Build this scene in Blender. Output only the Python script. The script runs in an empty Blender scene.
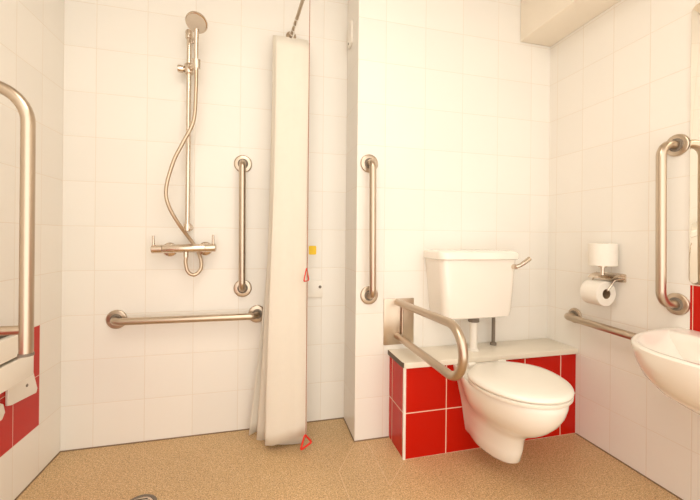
import bpy, bmesh, math, random
from mathutils import Vector, Matrix
random.seed(4)
PI = math.pi
scn = bpy.context.scene
COL = scn.collection

# ------------------------------------------------------------------ measures (metres)
YS, YT, YB = 1.811, 1.589, 1.409          # shower wall, toilet wall, front of the tiled ledge
XL, XR, XST, XBL = -0.854, 1.520, 0.4334, 0.6043
CEIL = 2.42
Y0 = -0.5                                  # how far the room is built behind the camera

# ------------------------------------------------------------------ materials
def new_mat(name):
    m = bpy.data.materials.new(name); m.use_nodes = True
    nt = m.node_tree
    return m, nt, nt.nodes['Principled BSDF']

def plain(name, col, rough=.4, metal=0., noise=0., nscale=20., bump=0., bscale=60., coat=0., spec=.5, sss=0.):
    m, nt, b = new_mat(name)
    b.inputs['Roughness'].default_value = rough
    b.inputs['Metallic'].default_value = metal
    b.inputs['Specular IOR Level'].default_value = spec
    b.inputs['Coat Weight'].default_value = coat
    tc = nt.nodes.new('ShaderNodeTexCoord')
    n = nt.nodes.new('ShaderNodeTexNoise'); n.inputs['Scale'].default_value = nscale; n.inputs['Detail'].default_value = 4
    nt.links.new(tc.outputs['Object'], n.inputs['Vector'])
    mx = nt.nodes.new('ShaderNodeMix'); mx.data_type = 'RGBA'
    mx.inputs[6].default_value = (*col, 1)
    mx.inputs[7].default_value = (*[c * (1 - noise) for c in col], 1)
    nt.links.new(n.outputs['Fac'], mx.inputs[0])
    nt.links.new(mx.outputs[2], b.inputs['Base Color'])
    if bump:
        n2 = nt.nodes.new('ShaderNodeTexNoise'); n2.inputs['Scale'].default_value = bscale; n2.inputs['Detail'].default_value = 3
        nt.links.new(tc.outputs['Object'], n2.inputs['Vector'])
        bp = nt.nodes.new('ShaderNodeBump'); bp.inputs['Strength'].default_value = bump; bp.inputs['Distance'].default_value = .01
        nt.links.new(n2.outputs['Fac'], bp.inputs['Height'])
        nt.links.new(bp.outputs['Normal'], b.inputs['Normal'])
    if sss:
        b.inputs['Subsurface Weight'].default_value = sss
        b.inputs['Subsurface Radius'].default_value = (.02, .015, .01)
    return m

WHITE = (.85, .815, .755)
RED = (.52, .008, .001)

def tile_mat(name, axis, o, W, oz=0., H=.2, col=WHITE, grout=(.78, .70, .60), g=.0022, red=None, rough=.32, spec=.3):
    """glazed wall tiles on a grid: axis is the horizontal world axis of the wall (0 = x, 1 = y).
    red = (axis limit, low z, high z): the tiles of one band are red from the limit on."""
    m, nt, b = new_mat(name)
    N = nt.nodes.new; L = nt.links.new
    tc = N('ShaderNodeTexCoord'); sp = N('ShaderNodeSeparateXYZ'); L(tc.outputs['Object'], sp.inputs[0])
    def math_(op, a, c=None, d=None):
        n = N('ShaderNodeMath'); n.operation = op
        for i, v in enumerate((a, c, d)):
            if v is None: continue
            if isinstance(v, (int, float)): n.inputs[i].default_value = v
            else: L(v, n.inputs[i])
        return n.outputs[0]
    def edge(src, off, size):
        t = math_('DIVIDE', math_('SUBTRACT', src, off), size)
        f = math_('SUBTRACT', t, math_('FLOOR', t))
        return math_('MULTIPLY', math_('MINIMUM', f, math_('SUBTRACT', 1.0, f)), size), math_('FLOOR', t)
    du, iu = edge(sp.outputs[axis], o, W)
    dv, iv = edge(sp.outputs[2], oz, H)
    d = math_('MINIMUM', du, dv)
    mr = N('ShaderNodeMapRange'); mr.interpolation_type = 'SMOOTHSTEP'
    mr.inputs['From Min'].default_value = g * .25; mr.inputs['From Max'].default_value = g * .75
    L(d, mr.inputs['Value'])
    # slight tone shift from tile to tile
    cv = N('ShaderNodeCombineXYZ'); L(iu, cv.inputs[0]); L(iv, cv.inputs[1])
    wn = N('ShaderNodeTexWhiteNoise'); wn.noise_dimensions = '2D'; L(cv.outputs[0], wn.inputs['Vector'])
    hv = N('ShaderNodeHueSaturation'); hv.inputs['Color'].default_value = (*col, 1)
    L(math_('MULTIPLY_ADD', wn.outputs['Value'], .03, .985), hv.inputs['Value'])
    tile = hv.outputs['Color']
    gcol = None
    if red:
        lim, z0, z1 = red
        k = math_('MULTIPLY', math_('LESS_THAN', sp.outputs[axis], lim),
                  math_('MULTIPLY', math_('GREATER_THAN', sp.outputs[2], z0), math_('LESS_THAN', sp.outputs[2], z1)))
        mxr = N('ShaderNodeMix'); mxr.data_type = 'RGBA'
        L(k, mxr.inputs[0]); L(tile, mxr.inputs[6]); mxr.inputs[7].default_value = (*RED, 1)
        tile = mxr.outputs[2]
        mg = N('ShaderNodeMix'); mg.data_type = 'RGBA'
        L(k, mg.inputs[0]); mg.inputs[6].default_value = (*grout, 1); mg.inputs[7].default_value = (.86, .68, .55, 1)
        gcol = mg.outputs[2]
    mx = N('ShaderNodeMix'); mx.data_type = 'RGBA'
    L(mr.outputs[0], mx.inputs[0]); mx.inputs[6].default_value = (*grout, 1); L(tile, mx.inputs[7])
    if gcol is not None: L(gcol, mx.inputs[6])
    L(mx.outputs[2], b.inputs['Base Color'])
    # glaze: rounded tile edges and a very light ripple
    mh = N('ShaderNodeMapRange'); mh.interpolation_type = 'SMOOTHSTEP'
    mh.inputs['From Min'].default_value = 0; mh.inputs['From Max'].default_value = .004
    L(d, mh.inputs['Value'])
    nz = N('ShaderNodeTexNoise'); nz.inputs['Scale'].default_value = 9; L(tc.outputs['Object'], nz.inputs['Vector'])
    ht = math_('MULTIPLY_ADD', nz.outputs['Fac'], .25, mh.outputs[0])
    bp = N('ShaderNodeBump'); bp.inputs['Strength'].default_value = .25; bp.inputs['Distance'].default_value = .002
    L(ht, bp.inputs['Height']); L(bp.outputs['Normal'], b.inputs['Normal'])
    b.inputs['Roughness'].default_value = rough
    b.inputs['Specular IOR Level'].default_value = spec
    return m

def floor_mat():
    m, nt, b = new_mat('speckled_vinyl')
    N = nt.nodes.new; L = nt.links.new
    tc = N('ShaderNodeTexCoord')
    def noise(s, d, lo, hi):
        n = N('ShaderNodeTexNoise'); n.inputs['Scale'].default_value = s; n.inputs['Detail'].default_value = d
        L(tc.outputs['Object'], n.inputs['Vector'])
        r = N('ShaderNodeMapRange'); r.inputs['From Min'].default_value = lo; r.inputs['From Max'].default_value = hi
        L(n.outputs['Fac'], r.inputs['Value']); return r.outputs[0], n
    a, _ = noise(190, 3, .35, .65)
    mx = N('ShaderNodeMix'); mx.data_type = 'RGBA'
    mx.inputs[6].default_value = (.45, .29, .137, 1); mx.inputs[7].default_value = (.74, .51, .27, 1)
    L(a, mx.inputs[0])
    def flecks(scale, thr, col, src, rnd):
        v = N('ShaderNodeTexVoronoi'); v.inputs['Scale'].default_value = scale
        mp = N('ShaderNodeMapping'); mp.inputs['Location'].default_value = (rnd, rnd * .7, 0)
        L(tc.outputs['Object'], mp.inputs[0]); L(mp.outputs[0], v.inputs['Vector'])
        lt = N('ShaderNodeMath'); lt.operation = 'LESS_THAN'; lt.inputs[1].default_value = thr
        L(v.outputs['Distance'], lt.inputs[0])
        q = N('ShaderNodeMix'); q.data_type = 'RGBA'; L(lt.outputs[0], q.inputs[0])
        L(src, q.inputs[6]); q.inputs[7].default_value = (*col, 1)
        return q.outputs[2]
    c = flecks(170, .26, (.84, .64, .40), mx.outputs[2], 3.1)
    c = flecks(150, .22, (.27, .165, .08), c, 7.7)
    big, _ = noise(2.2, 2, .35, .7)
    hv = N('ShaderNodeHueSaturation'); L(c, hv.inputs['Color'])
    ma = N('ShaderNodeMath'); ma.operation = 'MULTIPLY_ADD'; ma.inputs[1].default_value = .12; ma.inputs[2].default_value = .92
    L(big, ma.inputs[0]); L(ma.outputs[0], hv.inputs['Value'])
    L(hv.outputs['Color'], b.inputs['Base Color'])
    _, nb = noise(260, 2, 0, 1)
    bp = N('ShaderNodeBump'); bp.inputs['Strength'].default_value = .35; bp.inputs['Distance'].default_value = .002
    L(nb.outputs['Fac'], bp.inputs['Height']); L(bp.outputs['Normal'], b.inputs['Normal'])
    b.inputs['Roughness'].default_value = .48
    return m

def steel_mat(name, col=(.56, .46, .36), rough=.30):
    m, nt, b = new_mat(name)
    N = nt.nodes.new; L = nt.links.new
    tc = N('ShaderNodeTexCoord'); n = N('ShaderNodeTexNoise'); n.inputs['Scale'].default_value = 320; n.inputs['Detail'].default_value = 2
    L(tc.outputs['Object'], n.inputs['Vector'])
    mr = N('ShaderNodeMapRange'); mr.inputs['To Min'].default_value = rough - .01; mr.inputs['To Max'].default_value = rough + .02
    L(n.outputs['Fac'], mr.inputs['Value']); L(mr.outputs[0], b.inputs['Roughness'])
    b.inputs['Base Color'].default_value = (*col, 1); b.inputs['Metallic'].default_value = 1
    return m

M = {}
M['steel'] = steel_mat('satin_steel')
M['chrome'] = steel_mat('chrome', (.70, .60, .50), .2)
M['ceramic'] = plain('ceramic', (.87, .82, .74), rough=.13, noise=.02, nscale=4, coat=.3)
M['plastic'] = plain('white_plastic', (.86, .81, .73), rough=.35, noise=.03, nscale=8)
M['seat_plastic'] = plain('seat_plastic', (.87, .82, .73), rough=.22, noise=.02, nscale=6, coat=.2)
M['worktop'] = plain('cream_laminate', (.86, .79, .67), rough=.3, noise=.05, nscale=14)
M['dark_edge_gap'] = plain('dark_edge_and_gap_shade', (.12, .085, .055), rough=.5, noise=.2, nscale=40)  # worktop end strip, and slat gap shade put into the seat backing colour
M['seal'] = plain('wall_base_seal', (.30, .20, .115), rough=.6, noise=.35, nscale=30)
M['weld'] = plain('floor_weld', (.76, .56, .34), rough=.5, noise=.1, nscale=60)
M['fabric'] = plain('curtain_fabric', (.77, .715, .62), rough=.85, noise=.04, nscale=30, bump=.15, bscale=500, spec=.2)
M['red_plastic'] = plain('red_plastic', (.75, .03, .015), rough=.35, noise=.08, nscale=30)
M['cord'] = plain('cord_braid', (.45, .20, .13), rough=.8, noise=.2, nscale=400)
M['yellow'] = plain('yellow_label', (.92, .60, .01), rough=.5, noise=.05, nscale=60)
M['paper'] = plain('tissue_paper', (.88, .83, .75), rough=.9, noise=.05, nscale=60, bump=.2, bscale=300, spec=.1)
M['card'] = plain('brown_card', (.26, .17, .09), rough=.9, noise=.2, nscale=60)
M['rubber'] = plain('grey_rubber', (.22, .18, .14), rough=.6, noise=.15, nscale=40)
M['spray'] = plain('spray_face', (.62, .53, .43), rough=.4, noise=.1, nscale=120)
M['hose'] = steel_mat('hose_steel', (.58, .46, .34), .32)
M['paint'] = plain('ceiling_paint', (.66, .61, .54), rough=.8, noise=.03, nscale=5)
M['soffit'] = plain('soffit_paint', (.86, .78, .66), rough=.7, noise=.03, nscale=5)
M['floor'] = floor_mat()
M['black'] = plain('dark_slot', (.03, .025, .02), rough=.7, noise=.2, nscale=30)
M['tile_back'] = tile_mat('white_tiles_shower', 0, -.7286, .207)
M['tile_toilet'] = tile_mat('white_tiles_toilet', 0, .5715, .207)
M['tile_return'] = tile_mat('white_tiles_return', 1, YT, .222)
M['tile_left'] = tile_mat('side_tiles_with_red_band', 1, 1.657, .153, red=(1.657, .2, .6))
M['tile_right'] = tile_mat('side_tiles_with_red_row', 1, 1.2321, .153, red=(.9345, .6, .8))
M['red_front'] = tile_mat('red_tiles_front', 0, .7825, .207, col=RED, grout=(.86, .66, .52), g=.004, rough=.26, spec=.2)
M['red_side'] = tile_mat('red_tiles_side', 1, YB, .207, col=(.50, .009, .001), grout=(.86, .66, .52), g=.004, rough=.26, spec=.2)
m, nt, b = new_mat('mirror_glass')
b.inputs['Base Color'].default_value = (.90, .86, .78, 1); b.inputs['Metallic'].default_value = 1; b.inputs['Roughness'].default_value = .015
M['mirror'] = m
m, nt, b = new_mat('lamp_diffuser')
b.inputs['Base Color'].default_value = (.9, .88, .84, 1)
b.inputs['Emission Color'].default_value = (1, .90, .76, 1); b.inputs['Emission Strength'].default_value = .8
M['lamp'] = m

# ------------------------------------------------------------------ mesh helpers
class Geo:
    def __init__(s): s.v, s.f, s.mi = [], [], []
    def add(s, vs, fs, mi=0):
        o = len(s.v); s.v += [tuple(v) for v in vs]; s.f += [[i + o for i in f] for f in fs]; s.mi += [mi] * len(fs); return s
    def box(s, x0, x1, y0, y1, z0, z1, mi=0):
        vs = [(x, y, z) for x in (x0, x1) for y in (y0, y1) for z in (z0, z1)]
        return s.add(vs, [(0, 1, 3, 2), (4, 6, 7, 5), (0, 4, 5, 1), (2, 3, 7, 6), (0, 2, 6, 4), (1, 5, 7, 3)], mi)
    def rings(s, rings, cap0=True, cap1=True, closed=False, mi=0):
        n = len(rings[0]); vs = [p for r in rings for p in r]; fs = []
        m_ = len(rings)
        for i in range(m_ if closed else m_ - 1):
            j = (i + 1) % m_
            for k in range(n):
                l = (k + 1) % n
                fs.append((i * n + k, i * n + l, j * n + l, j * n + k))
        if not closed:
            if cap0: fs.append(tuple(reversed(range(n))))
            if cap1: fs.append(tuple(range((m_ - 1) * n, m_ * n)))
        return s.add(vs, fs, mi)
    def tube(s, path, r, n=16, closed=False, mi=0):
        P = [Vector(p) for p in path]
        rs = r if isinstance(r, (list, tuple)) else [r] * len(P)
        T = []
        for i in range(len(P)):
            a = P[i - 1] if (i > 0 or closed) else P[i]
            c = P[(i + 1) % len(P)] if (i < len(P) - 1 or closed) else P[i]
            T.append((c - a).normalized())
        up = Vector((0, 0, 1)) if abs(T[0].z) < .9 else Vector((1, 0, 0))
        u = T[0].cross(up).normalized()
        R = []
        for i in range(len(P)):
            if i: u = (u - T[i] * u.dot(T[i])).normalized()
            w = T[i].cross(u)
            R.append([P[i] + (u * math.cos(2 * PI * k / n) + w * math.sin(2 * PI * k / n)) * rs[i] for k in range(n)])
        return s.rings(R, closed=closed, mi=mi)
    def lathe(s, prof, c=(0, 0, 0), axis=(0, 0, 1), n=28, mi=0):
        """prof: (radius, distance along the axis) pairs"""
        A = Vector(axis).normalized(); up = Vector((0, 0, 1)) if abs(A.z) < .9 else Vector((1, 0, 0))
        u = A.cross(up).normalized(); w = A.cross(u); c = Vector(c)
        R = [[c + A * h + (u * math.cos(2 * PI * k / n) + w * math.sin(2 * PI * k / n)) * max(r, 1e-5) for k in range(n)] for r, h in prof]
        return s.rings(R, mi=mi)
    def prism(s, poly, z0, z1, plane='xy', mi=0):
        def P(a, c, h): return {'xy': (a, c, h), 'xz': (a, h, c), 'yz': (h, a, c)}[plane]
        return s.rings([[P(a, c, z0) for a, c in poly], [P(a, c, z1) for a, c in poly]], mi=mi)

def link(name, g, mats, parent=None, loc=None, bevel=0, seg=2, smooth=40, solid=0):
    me = bpy.data.meshes.new(name)
    L = Vector(loc) if loc is not None else Vector((0, 0, 0))
    me.from_pydata([Vector(v) - L for v in g.v], [], g.f)
    mats = mats if isinstance(mats, list) else [mats]
    for q in mats: me.materials.append(M[q])
    for p, i in zip(me.polygons, g.mi): p.material_index = i
    bm = bmesh.new(); bm.from_mesh(me)
    bmesh.ops.recalc_face_normals(bm, faces=bm.faces)
    if bevel:
        ed = [e for e in bm.edges if e.is_manifold and e.calc_face_angle(0) > math.radians(40)]
        bmesh.ops.bevel(bm, geom=ed, offset=bevel, segments=seg, profile=.5, affect='EDGES', clamp_overlap=True)
        bmesh.ops.recalc_face_normals(bm, faces=bm.faces)
    bm.to_mesh(me); bm.free()
    if smooth:
        for p in me.polygons: p.use_smooth = True
        me.set_sharp_from_angle(angle=math.radians(smooth))
    o = bpy.data.objects.new(name, me); COL.objects.link(o)
    o.location = L
    if parent is not None:
        o.parent = parent
        o.location = L - wloc(parent)
    return o

def wloc(o):
    v = Vector(o.location)
    while o.parent is not None:
        o = o.parent; v += Vector(o.location)
    return v

def part(name, g, mats, parent, label=None, **k):
    o = link(name, g, mats, parent, loc=wloc(parent), **k)
    if label: o['label'] = label
    return o

def thing(name, loc, label, cat, group=None):
    o = bpy.data.objects.new(name, None); COL.objects.link(o); o.location = loc
    o.empty_display_size = .05
    o['label'] = label; o['category'] = cat
    if group: o['group'] = group
    return o

def tag(o, label, cat, group=None):
    o['label'] = label; o['category'] = cat
    if group: o['group'] = group
    return o

def struct(name, g, mats, **k):
    o = link(name, g, mats, smooth=k.pop('smooth', 0), **k); o['kind'] = 'structure'; return o

def fillet(pts, r, n=10):
    """polyline with its inner corners rounded to radius r"""
    P = [Vector(p) for p in pts]; out = [P[0]]
    for i in range(1, len(P) - 1):
        a = (P[i - 1] - P[i]).normalized(); c = (P[i + 1] - P[i]).normalized()
        ang = a.angle(c); t = r / math.tan(ang / 2)
        ctr = P[i] + (a + c).normalized() * (r / math.sin(ang / 2))
        s0 = P[i] + a * t - ctr; s1 = P[i] + c * t - ctr
        tot = s0.angle(s1)
        for k in range(n + 1):
            f = k / n
            out.append(ctr + (s0 * math.sin((1 - f) * tot) + s1 * math.sin(f * tot)) / math.sin(tot))
    out.append(P[-1]); return out

def spline(pts, n=10):
    P = [Vector(p) for p in pts]; P = [P[0] * 2 - P[1]] + P + [P[-1] * 2 - P[-2]]
    out = []
    for i in range(1, len(P) - 2):
        for k in range(n):
            t = k / n; a, b_, c, d = P[i - 1:i + 3]
            out.append(.5 * ((2 * b_) + (c - a) * t + (2 * a - 5 * b_ + 4 * c - d) * t * t + (3 * b_ - a - 3 * c + d) * t ** 3))
    out.append(P[-2]); return out

def rrect(x0, x1, y0, y1, r, n=6):
    pts = []
    for cx, cy, a0 in ((x1 - r, y1 - r, 0), (x0 + r, y1 - r, PI / 2), (x0 + r, y0 + r, PI), (x1 - r, y0 + r, 1.5 * PI)):
        for k in range(n + 1):
            a = a0 + PI / 2 * k / n; pts.append((cx + r * math.cos(a), cy + r * math.sin(a)))
    return pts

# ------------------------------------------------------------------ the setting
T = .1
struct('floor', Geo().box(XL - T, XR + T, Y0, YS + T, -T, 0), 'floor')
struct('ceiling', Geo().box(XL - T, XR + T, Y0, YS + T, CEIL, CEIL + T), 'paint')
struct('wall_left', Geo().box(XL - T, XL, Y0, YS + T, 0, CEIL), 'tile_left')
struct('wall_right', Geo().box(XR, XR + T, Y0, YS + T, 0, CEIL), 'tile_right')
struct('wall_back', Geo().box(XL, XST, YS, YS + T, 0, CEIL), 'tile_back')
g = Geo().box(XST, XR, YT, YS + T, 0, CEIL)
g.mi = [1, 0, 0, 0, 0, 0]                    # the return face carries its own tile grid
struct('wall_back_right', g, ['tile_toilet', 'tile_return'])
g = Geo().box(1.325, XR, Y0, YT, 2.012, CEIL)
struct('trim_1', g, 'soffit', bevel=.004)    # the boxed beam along the top of the right wall
# dark sealant line at the foot of the tiles
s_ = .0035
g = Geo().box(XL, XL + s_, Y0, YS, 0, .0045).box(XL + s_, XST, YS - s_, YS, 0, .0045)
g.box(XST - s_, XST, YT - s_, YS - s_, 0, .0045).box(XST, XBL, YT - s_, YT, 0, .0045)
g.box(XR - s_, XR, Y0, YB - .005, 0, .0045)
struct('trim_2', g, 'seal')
# pale welds in the vinyl round the boxed corner
def strip(g, a, c, w=.0028):
    a, c = Vector((*a, 0)), Vector((*c, 0)); d = (c - a).normalized(); n = Vector((-d.y, d.x, 0)) * w / 2
    lo = [a - n, c - n, c + n, a + n]
    return g.rings([[p + Vector((0, 0, .0002)) for p in lo], [p + Vector((0, 0, .0012)) for p in lo]])
g = Geo()
for a, c in (((.428, 1.575), (.317, 1.400)), ((.317, 1.400), (.326, 1.1)), ((.489, 1.582), (.491, 1.273)), ((.491, 1.273), (.600, 1.395))):
    strip(g, a, c)
struct('trim_3', g, 'weld')

# ------------------------------------------------------------------ grab rails
TR = .0158
def grab_rail(name, a, c, normal, d, label, bend=.034, group='stainless steel grab rails', fr=.043):
    """a, c: flange centres on the wall; normal points into the room"""
    a, c, n = Vector(a), Vector(c), Vector(normal)
    t = thing(name, (a + c) / 2, label, 'grab rail', group)
    s = n * .006
    part('tube', Geo().tube(fillet([a + s, a + n * d, c + n * d, c + s], bend, 12), TR, 20), 'steel', t)
    for q in (a, c):
        f = part('flange', Geo().lathe([(fr, .0005), (fr, .006), (fr - .002, .0085), (fr - .006, .0095), (TR + .007, .0105), (TR + .003, .0108)], q, n, 32), 'steel', t)
        part('gasket', Geo().lathe([(TR + .0095, .0098), (TR + .0085, .0125), (TR + .0008, .0135)], q, n, 24), 'rubber', f, label='dark ring where the tube enters the flange')
    return t
NB, NR = (0, -1, 0), (-1, 0, 0)
grab_rail('grab_rail', (-.637, YS, .577), (-.018, YS, .575), NB, .06, 'horizontal stainless steel grab rail on the white tiles under the shower')
grab_rail('grab_rail', (-.092, YS, 1.319), (-.088, YS, .705), NB, .06, 'vertical stainless steel grab rail between the shower valve and the curtain')
grab_rail('grab_rail', (.491, YT, 1.312), (.497, YT, .688), NB, .06, 'vertical stainless steel grab rail on the wall between the curtain and the cistern')
grab_rail('grab_rail', (XR, .979, 1.321), (XR, .974, .723), NR, .083, 'vertical stainless steel grab rail beside the mirror over the basin', bend=.050, fr=.041)
grab_rail('grab_rail', (XR, 1.414, .584), (XR, 1.012, .570), NR, .064, 'low stainless steel grab rail running under the toilet roll towards the basin', bend=.028, fr=.037)

# ------------------------------------------------------------------ drop-down rail beside the toilet (lowered)
t = thing('drop_down_rail', (.648, YT, .56), 'lowered u shaped drop down support rail on a square plate beside the toilet', 'support rail', 'hinged support rails')
part('wall_plate', Geo().box(.572, .727, YT - .005, YT - .0003, .446, .668), 'steel', t, bevel=.0015)
hb = part('hinge_bar', Geo().tube([(.664, YT - .0125, .468), (.664, YT - .0125, .662)], .0065, 14), 'steel', t)
for z in (.489, .651):
    part('hinge_lug', Geo().box(.637, .664, YT - .017, YT - .0052, z - .008, z + .008), 'steel', hb, bevel=.002)
rr = .0905
path = [(.64, YT - .0055, .651), (.64, 1.105, .666)]
for k in range(1, 24):
    a = PI / 2 + PI * k / 24
    path.append((.64, 1.103 + rr * math.cos(a), .5755 + rr * math.sin(a)))
path += [(.64, 1.105, .485), (.64, YT - .0055, .489)]
part('tube', Geo().tube(path, 0.0158, 20), 'steel', t)

# ------------------------------------------------------------------ drop-down rail on the left wall (folded up)
YR = 1.07
t = thing('drop_down_rail', (XL, YR, .70), 'tall folded up support rail on the left wall in front of the shower seat', 'support rail', 'hinged support rails')
part('wall_plate', Geo().box(XL + .0003, XL + .006, YR - .05, YR + .05, .62, .80), 'steel', t, bevel=.0015)
xo, xi, ztop = -.581, -.765, 1.243
path = [(xo, YR, .657), (xo, YR, ztop)]
hw = (xo - xi) / 2
for k in range(1, 24):
    a = PI * k / 24
    path.append(((xo + xi) / 2 + hw * math.cos(a), YR, ztop + hw * math.sin(a)))
path += [(xi, YR, ztop), (xi, YR, .66)]
part('tube', Geo().tube(path, .0150, 20), 'steel', t)
part('crossbar', Geo().tube([(xi, YR, .716), (xo, YR, .716)], .0115, 16), 'steel', t)
part('hinge_bracket', Geo().box(XL + .006, xi + .012, YR - .022, YR - .017, .64, .76).box(XL + .006, xi + .012, YR + .017, YR + .022, .64, .76), 'steel', t, bevel=.001)
part('end_cap', Geo().lathe([(.0164, -.001), (.0164, .006), (.012, .007)], (xo, YR, .6505), (0, 0, 1), 20), 'rubber', t, label='dark cap on the lower end of the tube')

# ------------------------------------------------------------------ folded shower seat
t = thing('shower_seat', (XL, 1.30, .47), 'folded up cream slatted shower seat against the red tiles of the left wall', 'shower seat')
SY0, SY1 = 1.10, 1.466
for z0, z1 in ((.468, .548), (.558, .630)):
    part('slat', Geo().box(-.797, -.772, SY0, SY1, z0, z1), 'seat_plastic', t, bevel=.003)
part('gap_shade_backing', Geo().box(-.842, -.798, SY0 + .04, SY1 - .03, .48, .637), 'dark_edge_gap', t, bevel=.002)  # plain backing plate, coloured dark to stand for shade between the slats
for dot, pl in (((1.558, .397), [(1.461, .366), (1.461, .50), (1.575, .50), (1.624, .360), (1.618, .344), (1.48, .360)]),
                ((1.39, .385), [(1.31, .375), (1.31, .50), (1.36, .50), (1.41, .402), (1.438, .383), (1.447, .352), (1.432, .332), (1.40, .334)])):
    hb = part('hinge_bracket', Geo().prism(pl, XL + .0005, -.8425, 'yz'), 'plastic', t, bevel=.003, seg=3)
    part('screw_cap', Geo().lathe([(.006, 0), (.006, .0015), (.003, .0025)], (-.8425, *dot), (1, 0, 0), 14), 'rubber', hb)

# ------------------------------------------------------------------ shower
RX, RYp = -.334, YS - .05
t = thing('shower_riser_rail', (RX, YS, 1.45), 'slim vertical chrome riser rail that carries the hand shower', 'shower rail')
part('pole', Geo().tube([(RX, RYp, .985), (RX, RYp, 1.915)], .0105, 18), 'chrome', t)
for z in (1.0, 1.893):
    part('wall_bracket', Geo().tube([(RX, YS - .0005, z), (RX, YS - .012, z), (RX, YS - .013, z), (RX, RYp - .012, z)], [.017, .017, .0125, .0145], 18).lathe([(.0165, -.018), (.0165, .018)], (RX, RYp, z), (0, 0, 1), 18), 'chrome', t, bevel=.002)
sl = part('slider', Geo().lathe([(.019, -.021), (.0215, -.014), (.0215, .014), (.019, .021)], (RX, RYp, 1.735), (0, 0, 1), 20)
          .tube([(RX, RYp, 1.735), (RX + .022, RYp - .03, 1.735), (RX + .040, RYp - .055, 1.733)], .0135, 14)
          .lathe([(.0155, -.02), (.018, .018)], (RX + .042, RYp - .060, 1.737), (0, -.2, 1), 18), 'chrome', t)
part('knob', Geo().lathe([(.010, .016), (.010, .022), (.0165, .024), (.0175, .034), (.0165, .046), (.012, .049)], (RX, RYp, 1.730), (-1, -.12, 0), 20), 'chrome', sl)

hx, hy = RX + .042, RYp - .061                       # where the handset sits in its holder
t = thing('hand_shower', (hx, hy, 1.74), 'hand shower with round head and silver hose hanging from the riser rail', 'shower head')
part('handle', Geo().tube(spline([(hx, hy, 1.705), (hx, hy - .004, 1.76), (hx + .001, hy - .012, 1.82), (hx + .003, hy - .020, 1.880)], 6), [.0085 + .0022 * (k / 18) for k in range(19)], 16), 'chrome', t)
ax = Vector((-.06, -.53, -.84)).normalized()
hc = Vector((hx + .006, hy - .036, 1.902))
hd = part('spray_head', Geo().lathe([(.014, -.028), (.032, -.020), (.043, -.008), (.0465, .003), (.045, .008), (.041, .0095)], hc, ax, 32), 'chrome', t)
sf = Geo().lathe([(.0405, .0092), (.0400, .0115), (.01, .0125)], hc, ax, 28)
part('spray_plate', sf, 'spray', hd, label='pale grey round spray face')
hose = spline([(hx, hy, 1.708), (hx - .001, hy + .002, 1.62), (hx - .010, hy + .004, 1.48), (-.345, hy, 1.375), (-.383, 1.702, 1.29), (-.411, 1.700, 1.17), (-.402, 1.706, 1.095),
               (-.366, 1.735, 1.015), (-.322, 1.780, .940), (-.296, 1.788, .895), (-.278, 1.780, .850), (-.276, 1.766, .805), (-.300, 1.754, .780), (-.327, 1.747, .795), (-.337, 1.745, .835), (-.336, 1.745, .863)], 10)
part('hose', Geo().tube(hose, .0082, 12), 'hose', t)

vy = YS - .066
t = thing('shower_valve', (-.343, YS, .903), 'horizontal chrome bar shower valve with two lever handles', 'shower valve')
part('valve_body', Geo().lathe([(.014, -.137), (.019, -.134), (.0195, -.092), (.0175, -.090), (.0190, -.086), (.0190, .086), (.0175, .090), (.0195, .092), (.019, .134), (.014, .137)], (-.343, vy, .903), (1, 0, .03), 24)
     .lathe([(.011, 0), (.011, .032)], (-.336, vy, .862), (0, 0, 1), 16), 'chrome', t)
for x in (-.418, -.262):
    part('escutcheon', Geo().lathe([(.033, .0005), (.032, .008), (.022, .016), (.013, .018), (.013, .05)], (x, YS, .896 if x < -.3 else .900), NB, 28), 'chrome', t)
for x, z in ((-.471, .908), (-.219, .915)):
    part('lever', Geo().tube([(x, vy, z), (x, vy - .003, z + .030), (x, vy - .006, z + .052)], [.0062, .0056, .0050], 12), 'chrome', t)

# ------------------------------------------------------------------ shower curtain and its rail
RZ = 1.982
def rod_at(y): return Vector((.136 + (YS - y) * .09, y, RZ))
t = thing('curtain_rail', (.136, YS, RZ), 'thin brown metal curtain rail running out from the shower wall', 'curtain rail')
part('rod', Geo().tube([rod_at(YS - .006), rod_at(-.3)], .0080, 14), 'steel', t)
part('flange', Geo().lathe([(.026, .0005), (.026, .006), (.022, .011), (.013, .014), (.0125, .03)], (.136, YS, RZ), NB, 24), 'steel', t)
for q in (Vector((0, 0, 0)),):
    y = .35; r0 = rod_at(y)
    part('ceiling_hanger', Geo().tube([r0 + Vector((0, 0, .005)), Vector((r0.x, y, CEIL - .0005))], .006, 12), 'steel', t)

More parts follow.
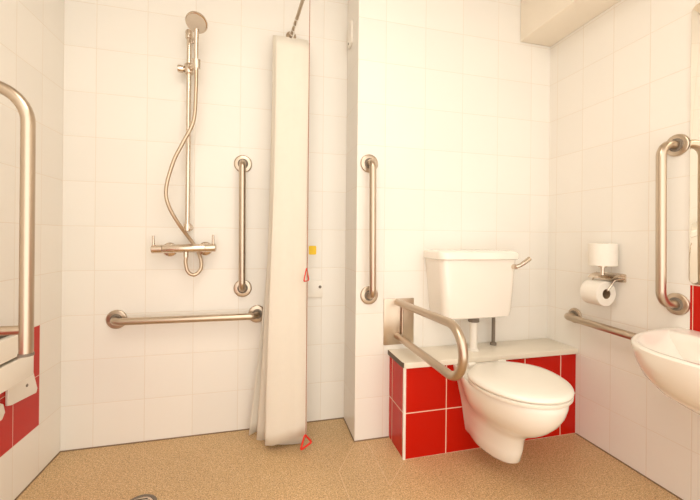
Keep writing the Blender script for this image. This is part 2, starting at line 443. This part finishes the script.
ctl = [  # plan of the bunched curtain, from the wall side to the near edge: (x, y)
    (.045, 1.783), (.080, 1.790), (.120, 1.772), (.175, 1.781), (.207, 1.769), (.185, 1.752), (.120, 1.758), (.062, 1.751), (.044, 1.738), (.070, 1.726),
    (.130, 1.732), (.185, 1.726), (.200, 1.713), (.150, 1.704), (.085, 1.708), (.046, 1.697), (.050, 1.683), (.095, 1.676), (.160, 1.681), (.200, 1.672), (.196, 1.660), (.150, 1.654),
    (.090, 1.657), (.052, 1.647), (.047, 1.636), (.060, 1.628), (.095, 1.622), (.130, 1.624), (.165, 1.620), (.197, 1.626), (.203, 1.634)]
base = spline([(x, y, 0) for x, y in ctl], 6)
ZT, ZB = 1.90, .014
rows = 34; g = Geo(); R = []
NBs = len(base)
for j in range(rows + 1):
    f = j / rows; row = []
    for i, p in enumerate(base):
        s = i / (NBs - 1); zt = ZT + .06 - .10 * s; z = zt + (ZB - zt) * f   # 0 wall side, 1 near edge
        k = 1 + .05 * math.sin(s * 21 + f * 3)
        cx = .124
        x = cx + (p.x - cx) * k; y = p.y
        x += -.006 * f + (.012 * f if p.x > .16 else 0) + .004 * math.sin(f * 5 + s * 9)
        fl = max(0, f - .45) / .55                       # the folds nearest the wall spread out to the left below
        if s < .42 and x < cx: x -= fl ** 1.5 * .085 * (1 - s / .42) ** .5
        elif x < cx: x -= fl * .012
        y -= .036 * f * s + (.055 * fl * (1 - s / .42) if s < .42 else 0)                                # the near folds swing out a little
        zz = z + .016 * f * math.sin(s * 17) * f 
        if s > .8: zz += .06 * f * max(0, (x - .06) / .15)
        row.append((x, y, zz))
    R.append(row)
vs = [p for r in R for p in r]; fs = []
for j in range(rows):
    for i in range(NBs - 1):
        a = j * NBs + i; fs.append((a, a + 1, a + NBs + 1, a + NBs))
t = thing('shower_curtain', (.13, 1.70, .02), 'bunched cream shower curtain hanging from its rail down to the floor', 'shower curtain')
cl = part('cloth', Geo().add(vs, fs), 'fabric', t, smooth=0)
for p in cl.data.polygons: p.use_smooth = True
md = cl.modifiers.new('thickness', 'SOLIDIFY'); md.thickness = .0012; md.offset = 0
for y in (1.645, 1.69, 1.735, 1.772):
    r0 = rod_at(y)
    ring = [r0 + Vector((math.sin(a) * .0115, 0, math.cos(a) * .0115 - .0025)) for a in [2 * PI * k / 20 for k in range(20)]]
    part('curtain_hook', Geo().tube(ring, .0016, 8, closed=True).tube([r0 + Vector((0, 0, -.0140)), r0 + Vector((-.004, 0, -.05)), r0 + Vector((-.012, 0, -.075))], .0016, 8), 'plastic', t)

# ------------------------------------------------------------------ emergency pull cord
def tri_loop(c, s, rot, yaw):
    """a rounded triangular bangle, apex up"""
    pts = []
    for k in range(3):
        a = PI / 2 + k * 2 * PI / 3
        pts.append(Vector((math.cos(a) * s, 0, math.sin(a) * s)))
    loop = []
    for k in range(3):
        a, b_, d = pts[k - 1], pts[k], pts[(k + 1) % 3]
        p0 = b_.lerp(a, .18); p1 = b_.lerp(d, .18)
        for q in range(7):
            f = q / 6; loop.append(p0.lerp(b_, f).lerp(b_.lerp(p1, f), f))
    mt = Matrix.Rotation(yaw, 4, 'Z') @ Matrix.Rotation(rot, 4, 'Y')
    return [mt @ v + Vector(c) for v in loop]
CX, CY = .197, 1.545
t = thing('emergency_pull_cord', (CX, CY, CEIL), 'thin emergency pull cord with two red triangular handles in front of the curtain', 'pull cord')
part('ceiling_switch', Geo().lathe([(.045, -.0005), (.045, -.012), (.036, -.026), (.008, -.030)], (CX, CY, CEIL), (0, 0, 1), 28), 'plastic', t)
part('cord', Geo().tube([(CX, CY, CEIL - .03), (CX, CY, 1.2), (CX + .0005, CY, .80), (CX + .001, CY, .075)], .0016, 8), 'cord', t)
part('pull_handle', Geo().tube(tri_loop((CX - .003, CY, .787), .040, .05, 1.12), .0028, 10, closed=True), 'red_plastic', t)
part('pull_handle', Geo().tube(tri_loop((CX + .001, CY - .002, .055), .037, -.15, .55), .0045, 10, closed=True), 'red_plastic', t)

# yellow sticker and the reset unit on the shower wall
g = Geo().prism([(x, z) for x, z in rrect(.238, .277, .870, .916, .006)], YS - .0022, YS, 'xz')
tag(link('sticker', g, 'yellow', loc=(.2575, YS, .893)), 'small square yellow sticker on the white tiles beside the curtain', 'sticker')
t = thing('alarm_reset_unit', (.272, YS, .692), 'flat white alarm reset plate on the tiles under the yellow sticker', 'switch plate')
part('plate', Geo().prism(rrect(.232, .312, .648, .738, .008), YS - .011, YS, 'xz'), 'plastic', t, bevel=.002)
part('button', Geo().lathe([(.0075, .0112), (.0075, .014), (.005, .0155)], (.297, YS, .703), NB, 18), 'rubber', t, label='small dark round button')

# small fitting high on the side of the projecting wall
t = thing('wall_fitting', (XST, 1.72, 2.0), 'small pale oval fitting high up on the side of the projecting wall', 'wall fitting')
part('cover', Geo().rings([[(XST - d, 1.735 + a * s, 1.998 + c * s) for a, c in rrect(-.044, .044, -.068, .068, .042, 8)] for d, s in ((.0004, 1), (.006, 1), (.011, .92), (.013, .7))]), 'plastic', t)
part('button', Geo().lathe([(.006, .008), (.006, .0135), (.004, .0145)], (XST, 1.735, 1.948), (-1, 0, 0), 16), 'rubber', t)

# ------------------------------------------------------------------ boxed tiled ledge behind the toilet
t = thing('tiled_ledge', (1.06, YT, 0), 'low red tiled boxed ledge with cream top behind the toilet', 'ledge')
g = Geo().box(XBL, XR - .0005, YB, YT - .0005, .0005, .398); g.mi = [1, 0, 0, 0, 0, 0]
part('tiled_panel', g, ['red_front', 'red_side'], t, smooth=0)
part('corner_trim', Geo().prism(rrect(XBL - .0025, XBL + .009, YB - .0025, YB + .009, .002, 3), .0008, .3975), 'plastic', t)
x0, x1, y0, y1 = XBL - .008, XR - .0006, YB - .012, YT - .0006
poly = [(x1, y1), (x0, y1)] + [(x0 + .022 - .022 * math.cos(a), y0 + .022 - .022 * math.sin(a)) for a in [PI / 2 * k / 8 for k in range(9)]] + [(x1, y0)]
wt = part('worktop', Geo().prism(poly, .3985, .423), 'worktop', t, bevel=.0015)
edge = [(x0 - .0012, y1 - .0006), (x0 - .0012, y0 + .022), (x0 + .004, y0 + .0065), (x0 + .0055, y0 + .0085), (x0 + .0008, y0 + .022), (x0 + .0008, y1 - .0006)]
part('edge_strip', Geo().prism(edge, .3992, .4218), 'dark_edge_gap', wt, label='dark grey strip on the left end of the cream top')  # thin dark strip along the left end of the top

# ------------------------------------------------------------------ cistern
t = thing('cistern', (.97, YT, .6), 'white ceramic toilet cistern on the wall above the tiled ledge', 'cistern')
def tank_ring(x0, x1, yf, z, r=.035, bow=.012, yb=YT - .0008, n=8):
    pts = [(x0 + .012, yb, z)]
    def bowd(x): return yf - bow * (1 - ((x - (x0 + x1) / 2) / ((x1 - x0) / 2)) ** 2)
    for k in range(n + 1):
        a = PI + PI / 2 * k / n; pts.append((x0 + r + r * math.cos(a), yf + r + r * math.sin(a), z))
    for k in range(1, 10):
        x = x0 + r + (x1 - x0 - 2 * r) * k / 10; pts.append((x, bowd(x) + bow * (1 - (1 - 2 * r / (x1 - x0)) ** 2), z))
    for k in range(n + 1):
        a = 1.5 * PI + PI / 2 * k / n; pts.append((x1 - r + r * math.cos(a), yf + r + r * math.sin(a), z))
    pts.append((x1 - .012, yb, z)); return pts
secs = []
for f, z in ((0, .592), (.02, .597), (.10, .625), (.35, .70), (.7, .79), (1, .864)):
    sh_ = .012 if f == 0 else (.004 if f == .02 else 0)
    secs.append(tank_ring(.800 - .025 * f + sh_, 1.164 + .010 * f - sh_, 1.418 - .018 * f + sh_, z))
part('tank', Geo().rings(secs), 'ceramic', t)
lid = [tank_ring(.766 + i, 1.187 - i, 1.391 + i, z, r=.04) for i, z in ((.004, .8645), (0, .868), (0, .893), (.004, .900), (.012, .904), (.04, .907))]
part('lid', Geo().rings(lid), 'ceramic', t)
lv = part('flush_lever', Geo().lathe([(.012, 0), (.012, .018), (.009, .024)], (1.146, 1.404, .832), NB, 20)
          .tube(spline([(1.146, 1.386, .832), (1.164, 1.380, .839), (1.188, 1.378, .854), (1.214, 1.378, .871)], 6), [.0092] * 10 + [.0105] * 9, 14), 'chrome', t)
part('flush_pipe', Geo().tube([(.996, 1.490, .4235), (.996, 1.490, .570)], .0185, 22).lathe([(.026, .4235), (.026, .428), (.02, .434)], (.996, 1.490, 0), (0, 0, 1), 22), 'plastic', t)
part('pipe_nut', Geo().lathe([(.026, .561), (.0265, .565), (.0265, .586), (.025, .5915)], (.996, 1.490, 0), (0, 0, 1), 8), 'rubber', t, smooth=0, label='dark nut where the pipe joins the tank')
part('supply_pipe', Geo().tube([(1.147, 1.545, .4235), (1.147, 1.545, .600)], .0085, 14).lathe([(.016, .4235), (.016, .432), (.010, .438)], (1.147, 1.545, 0), (0, 0, 1), 16), 'rubber', t)

# ------------------------------------------------------------------ toilet
TX = .958
def pan_ring(z, yf, w, bw, yb=YB - .0008, n=44, split=.56):
    yc = yf + (yb - yf) * split; half = []
    for k in range(n // 2 + 1):                        # half outline from the front tip to the back corner
        f = k / (n // 2)
        if f <= .6:
            a = PI / 2 * f / .6; half.append((w * math.sin(a), yc - (yc - yf) * math.cos(a)))
        else:
            q = (f - .6) / .4; s = q * q * (3 - 2 * q)
            half.append((w + (bw - w) * s, yc + (yb - yc) * q))
    return [(TX + x, y, z) for x, y in half] + [(TX - x, y, z) for x, y in reversed(half[1:])]
t = thing('toilet', (TX, YB, .1), 'white wall hung toilet with closed lid in front of the red tiles', 'toilet')
secs = [pan_ring(.082, 1.195, .040, .034), pan_ring(.086, 1.163, .061, .046), pan_ring(.099, 1.145, .071, .054), pan_ring(.145, 1.132, .075, .062), pan_ring(.198, 1.122, .077, .070),
        pan_ring(.226, 1.092, .086, .075), pan_ring(.250, 1.050, .102, .080), pan_ring(.274, 1.018, .122, .086), pan_ring(.308, .986, .145, .094), pan_ring(.340, .967, .159, .104),
        pan_ring(.372, .958, .168, .114), pan_ring(.391, .957, .169, .118), pan_ring(.3975, .961, .165, .116)]
part('pan', Geo().rings(secs), 'ceramic', t, smooth=60)
def seat_ring(z, i=0., w=.179, yf=.950, yb=1.318):
    yc = yf + (yb - yf) * .56; pts = []
    for k in range(56):
        a = 2 * PI * k / 56; c, s = math.cos(a), math.sin(a)
        if s < 0: x = (w - i) * c; y = yc + (yc - yf - i) * s
        else:
            e = 2 / 2.5; x = (w - i) * math.copysign(abs(c) ** e, c) * (1 - .30 * s * s); y = yc + (yb - yc - i) * s ** e
        pts.append((TX + x, y, z))
    return pts
part('seat', Geo().rings([seat_ring(.3985, .004), seat_ring(.401, .002), seat_ring(.410, .002), seat_ring(.4125, .006)]), 'seat_plastic', t)
part('seat_lid', Geo().rings([seat_ring(.4145, .006), seat_ring(.4165, .001), seat_ring(.422, 0), seat_ring(.429, .003), seat_ring(.4345, .012), seat_ring(.438, .035), seat_ring(.4405, .08), seat_ring(.4415, .13)]), 'seat_plastic', t, smooth=70)
for s in (-1, 1):
    part('hinge', Geo().lathe([(.010, -.018), (.011, -.015), (.011, .015), (.010, .018)], (TX + s * .075, 1.333, .417), (1, 0, 0), 18).lathe([(.012, .396), (.012, .414)], (TX + s * .075, 1.333, 0), (0, 0, 1), 18), 'seat_plastic', t)

# ------------------------------------------------------------------ toilet roll holder
HY = 1.222
t = thing('toilet_roll_holder', (XR, HY, .80), 'chrome toilet roll holder with hood and spare roll peg on the right wall', 'roll holder')
part('back_plate', Geo().prism(rrect(HY - .058, HY + .058, .778, .815, .006), XR - .007, XR - .0004, 'yz'), 'chrome', t, bevel=.0015)
sec = [(XR - .006, .812), (XR - .03, .815), (XR - .06, .808), (XR - .078, .796), (XR - .080, .793), (XR - .061, .8035), (XR - .03, .8105), (XR - .006, .808)]
part('hood', Geo().rings([[(x, y, z) for x, z in sec] for y in (HY - .056, HY + .056)]), 'chrome', t)
RX_, RZ_ = XR - .069, .727
wire = fillet([(XR - .008, HY + .062, .790), (XR - .040, HY + .062, .788), (RX_, HY + .062, RZ_ + .016), (RX_, HY - .030, RZ_ + .016)], .012, 5)
part('arm', Geo().tube(wire, .0035, 10), 'chrome', t)
part('arm', Geo().tube(fillet([(XR - .008, HY - .038, .790), (XR - .040, HY - .038, .788), (RX_, HY - .031, RZ_ + .016)], .012, 5), .0035, 10), 'chrome', t)
part('spare_peg', Geo().tube([(XR - .062, HY, .806), (XR - .062, HY, .935)], .0075, 12).lathe([(.017, .842), (.017, .846)], (XR - .062, HY, 0), (0, 0, 1), 18), 'chrome', t)
def paper_roll(c, axis, label, L=.092, r=.054):
    t = thing('toilet_roll', c, label, 'toilet roll', 'toilet rolls on the holder')
    h = L / 2; ci = .0215
    part('paper', Geo().rings_from(c, axis, [(ci, -h), (r - .002, -h), (r, -h + .002), (r, h - .002), (r - .002, h), (ci, h)]), 'paper', t)
    part('core', Geo().rings_from(c, axis, [(ci - .0002, -h - .0005), (ci - .0002, h + .0005), (ci - .0018, h + .0005), (ci - .0018, -h - .0005)]), 'card', t, label='brown card core')
    return t
def rings_from(s, c, axis, prof, n=36):
    A = Vector(axis).normalized(); up = Vector((0, 0, 1)) if abs(A.z) < .9 else Vector((1, 0, 0))
    u = A.cross(up).normalized(); w = A.cross(u); c = Vector(c)
    return s.rings([[c + A * h + (u * math.cos(2 * PI * k / n) + w * math.sin(2 * PI * k / n)) * r for k in range(n)] for r, h in prof], closed=True)
Geo.rings_from = rings_from
rl = paper_roll((RX_, HY + .016, RZ_), (0, 1, 0), 'white toilet roll hung on its holder with the brown core showing', L=.082)
part('loose_sheet', Geo().rings([[(RX_ + dx, HY - .024, z), (RX_ + dx, HY + .056, z), (RX_ + dx + .0008, HY + .056, z), (RX_ + dx + .0008, HY - .024, z)] for dx, z in ((.0541, RZ_), (.0545, RZ_ - .02), (.0545, RZ_ - .045))]), 'paper', rl)
paper_roll((XR - .062, HY, .897), (0, 0, 1), 'spare white toilet roll standing on top of the chrome roll holder', L=.098)

# ------------------------------------------------------------------ basin
BY, BZ = .705, .637
def basin_ring(z, a, b_, bk=0., n=40, xb=XR - .0006, yc=BY):
    """half superellipse bulging from the wall into the room"""
    pts = []
    for k in range(n + 1):
        th = -PI / 2 + PI * k / n
        e = 2 / 2.35
        x = xb - bk - (a - bk) * abs(math.cos(th)) ** e; y = yc + b_ * math.copysign(abs(math.sin(th)) ** e, math.sin(th))
        pts.append((x, y, z))
    return pts
t = thing('basin', (XR, BY, .5), 'white wall hung ceramic wash basin below the mirror and red tiles', 'basin')
outer = [basin_ring(BZ + dz, a, w) for dz, a, w in ((-.235, .10, .055), (-.230, .135, .085), (-.212, .205, .135), (-.180, .285, .180), (-.145, .345, .216), (-.100, .392, .243), (-.050, .419, .258), (-.014, .429, .263), (-.004, .430, .264), (0, .426, .261))]
inner = [basin_ring(BZ + dz, a, w, bk) for dz, a, w, bk in ((0, .404, .243, .085), (-.006, .396, .237, .092), (-.03, .372, .222, .100), (-.07, .335, .190, .110), (-.11, .280, .140, .130), (-.128, .23, .07, .16))]
part('bowl', Geo().rings(outer + inner), 'ceramic', t, smooth=50)
part('waste', Geo().lathe([(.022, .0005), (.022, .004), (.016, .0045), (.012, .002)], (XR - .20, BY, BZ - .128), (0, 0, 1), 22), 'chrome', t)

# ------------------------------------------------------------------ mirror
t = thing('mirror', (XR, .71, 1.30), 'tall mirror with rounded corners on the right wall above the basin', 'mirror')
part('glass', Geo().prism(rrect(.487, .936, .803, 1.815, .022), XR - .006, XR - .0005, 'yz'), 'mirror', t, bevel=.0012)

# ------------------------------------------------------------------ floor drain
t = thing('floor_drain', (-.412, 1.382, 0), 'round metal floor drain set in the brown vinyl below the shower', 'drain')
part('ring', Geo().rings_from((-.412, 1.382, .002), (0, 0, 1), [(.046, -.0017), (.057, -.0017), (.057, .0008), (.054, .003), (.046, .003)]), 'rubber', t)
part('grate', Geo().lathe([(.0455, .0004), (.0455, .003), (.043, .0042)], (-.412, 1.382, 0), (0, 0, 1), 32), 'chrome', t)
g = Geo()
for k in range(-3, 4):
    w = math.sqrt(.036 ** 2 - (k * .01) ** 2)
    g.box(-.412 - w, -.412 + w, 1.382 + k * .01 - .002, 1.382 + k * .01 + .002, .0040, .0046)
part('slots', g, 'black', t, smooth=0)

# ------------------------------------------------------------------ ceiling light
LX, LY = .08, .36
t = thing('ceiling_light', (LX, LY, CEIL), 'flat rectangular ceiling light panel above the middle of the room', 'light')
part('frame', Geo().box(LX - .46, LX + .46, LY - .46, LY + .46, CEIL - .04, CEIL - .0005), 'plastic', t, bevel=.003)
part('diffuser', Geo().box(LX - .43, LX + .43, LY - .43, LY + .43, CEIL - .046, CEIL - .0402), 'lamp', t)
l = bpy.data.lights.new('ceiling_lamp', 'AREA'); l.shape = 'SQUARE'; l.size = .84; l.energy = 6.5; l.color = (1, .91, .78)
o = bpy.data.objects.new('ceiling_lamp', l); COL.objects.link(o); o.location = (LX, LY, CEIL - .05)

# warm frontal fill, added through the side left open behind the camera
w = bpy.data.worlds.new('world'); scn.world = w; w.use_nodes = True
w.node_tree.nodes['Background'].inputs[0].default_value = (1, .94, .845, 1)
w.node_tree.nodes['Background'].inputs[1].default_value = 1.5

# ------------------------------------------------------------------ camera
cam = bpy.data.cameras.new('camera'); co = bpy.data.objects.new('camera', cam); COL.objects.link(co)
cam.sensor_width = 36; cam.lens = 350 / 700 * 36; cam.clip_start = .02
yaw, pit, rol, h = .2476, -.0006, .0101, .9594
F = Vector((math.sin(yaw) * math.cos(pit), math.cos(yaw) * math.cos(pit), math.sin(pit)))
R0 = Vector((math.cos(yaw), -math.sin(yaw), 0)); U0 = R0.cross(F)
Rv = R0 * math.cos(rol) + U0 * math.sin(rol); Uv = U0 * math.cos(rol) - R0 * math.sin(rol)
mt = Matrix((Rv, Uv, -F)).transposed().to_4x4(); mt.translation = (0, 0, h)
co.matrix_world = mt
cam.shift_y = -12 / 700
scn.camera = co

scn.view_settings.view_transform = 'Standard'; scn.view_settings.look = 'None'
scn.view_settings.gamma = 1; scn.view_settings.use_curve_mapping = False
scn.view_settings.exposure = 0.65
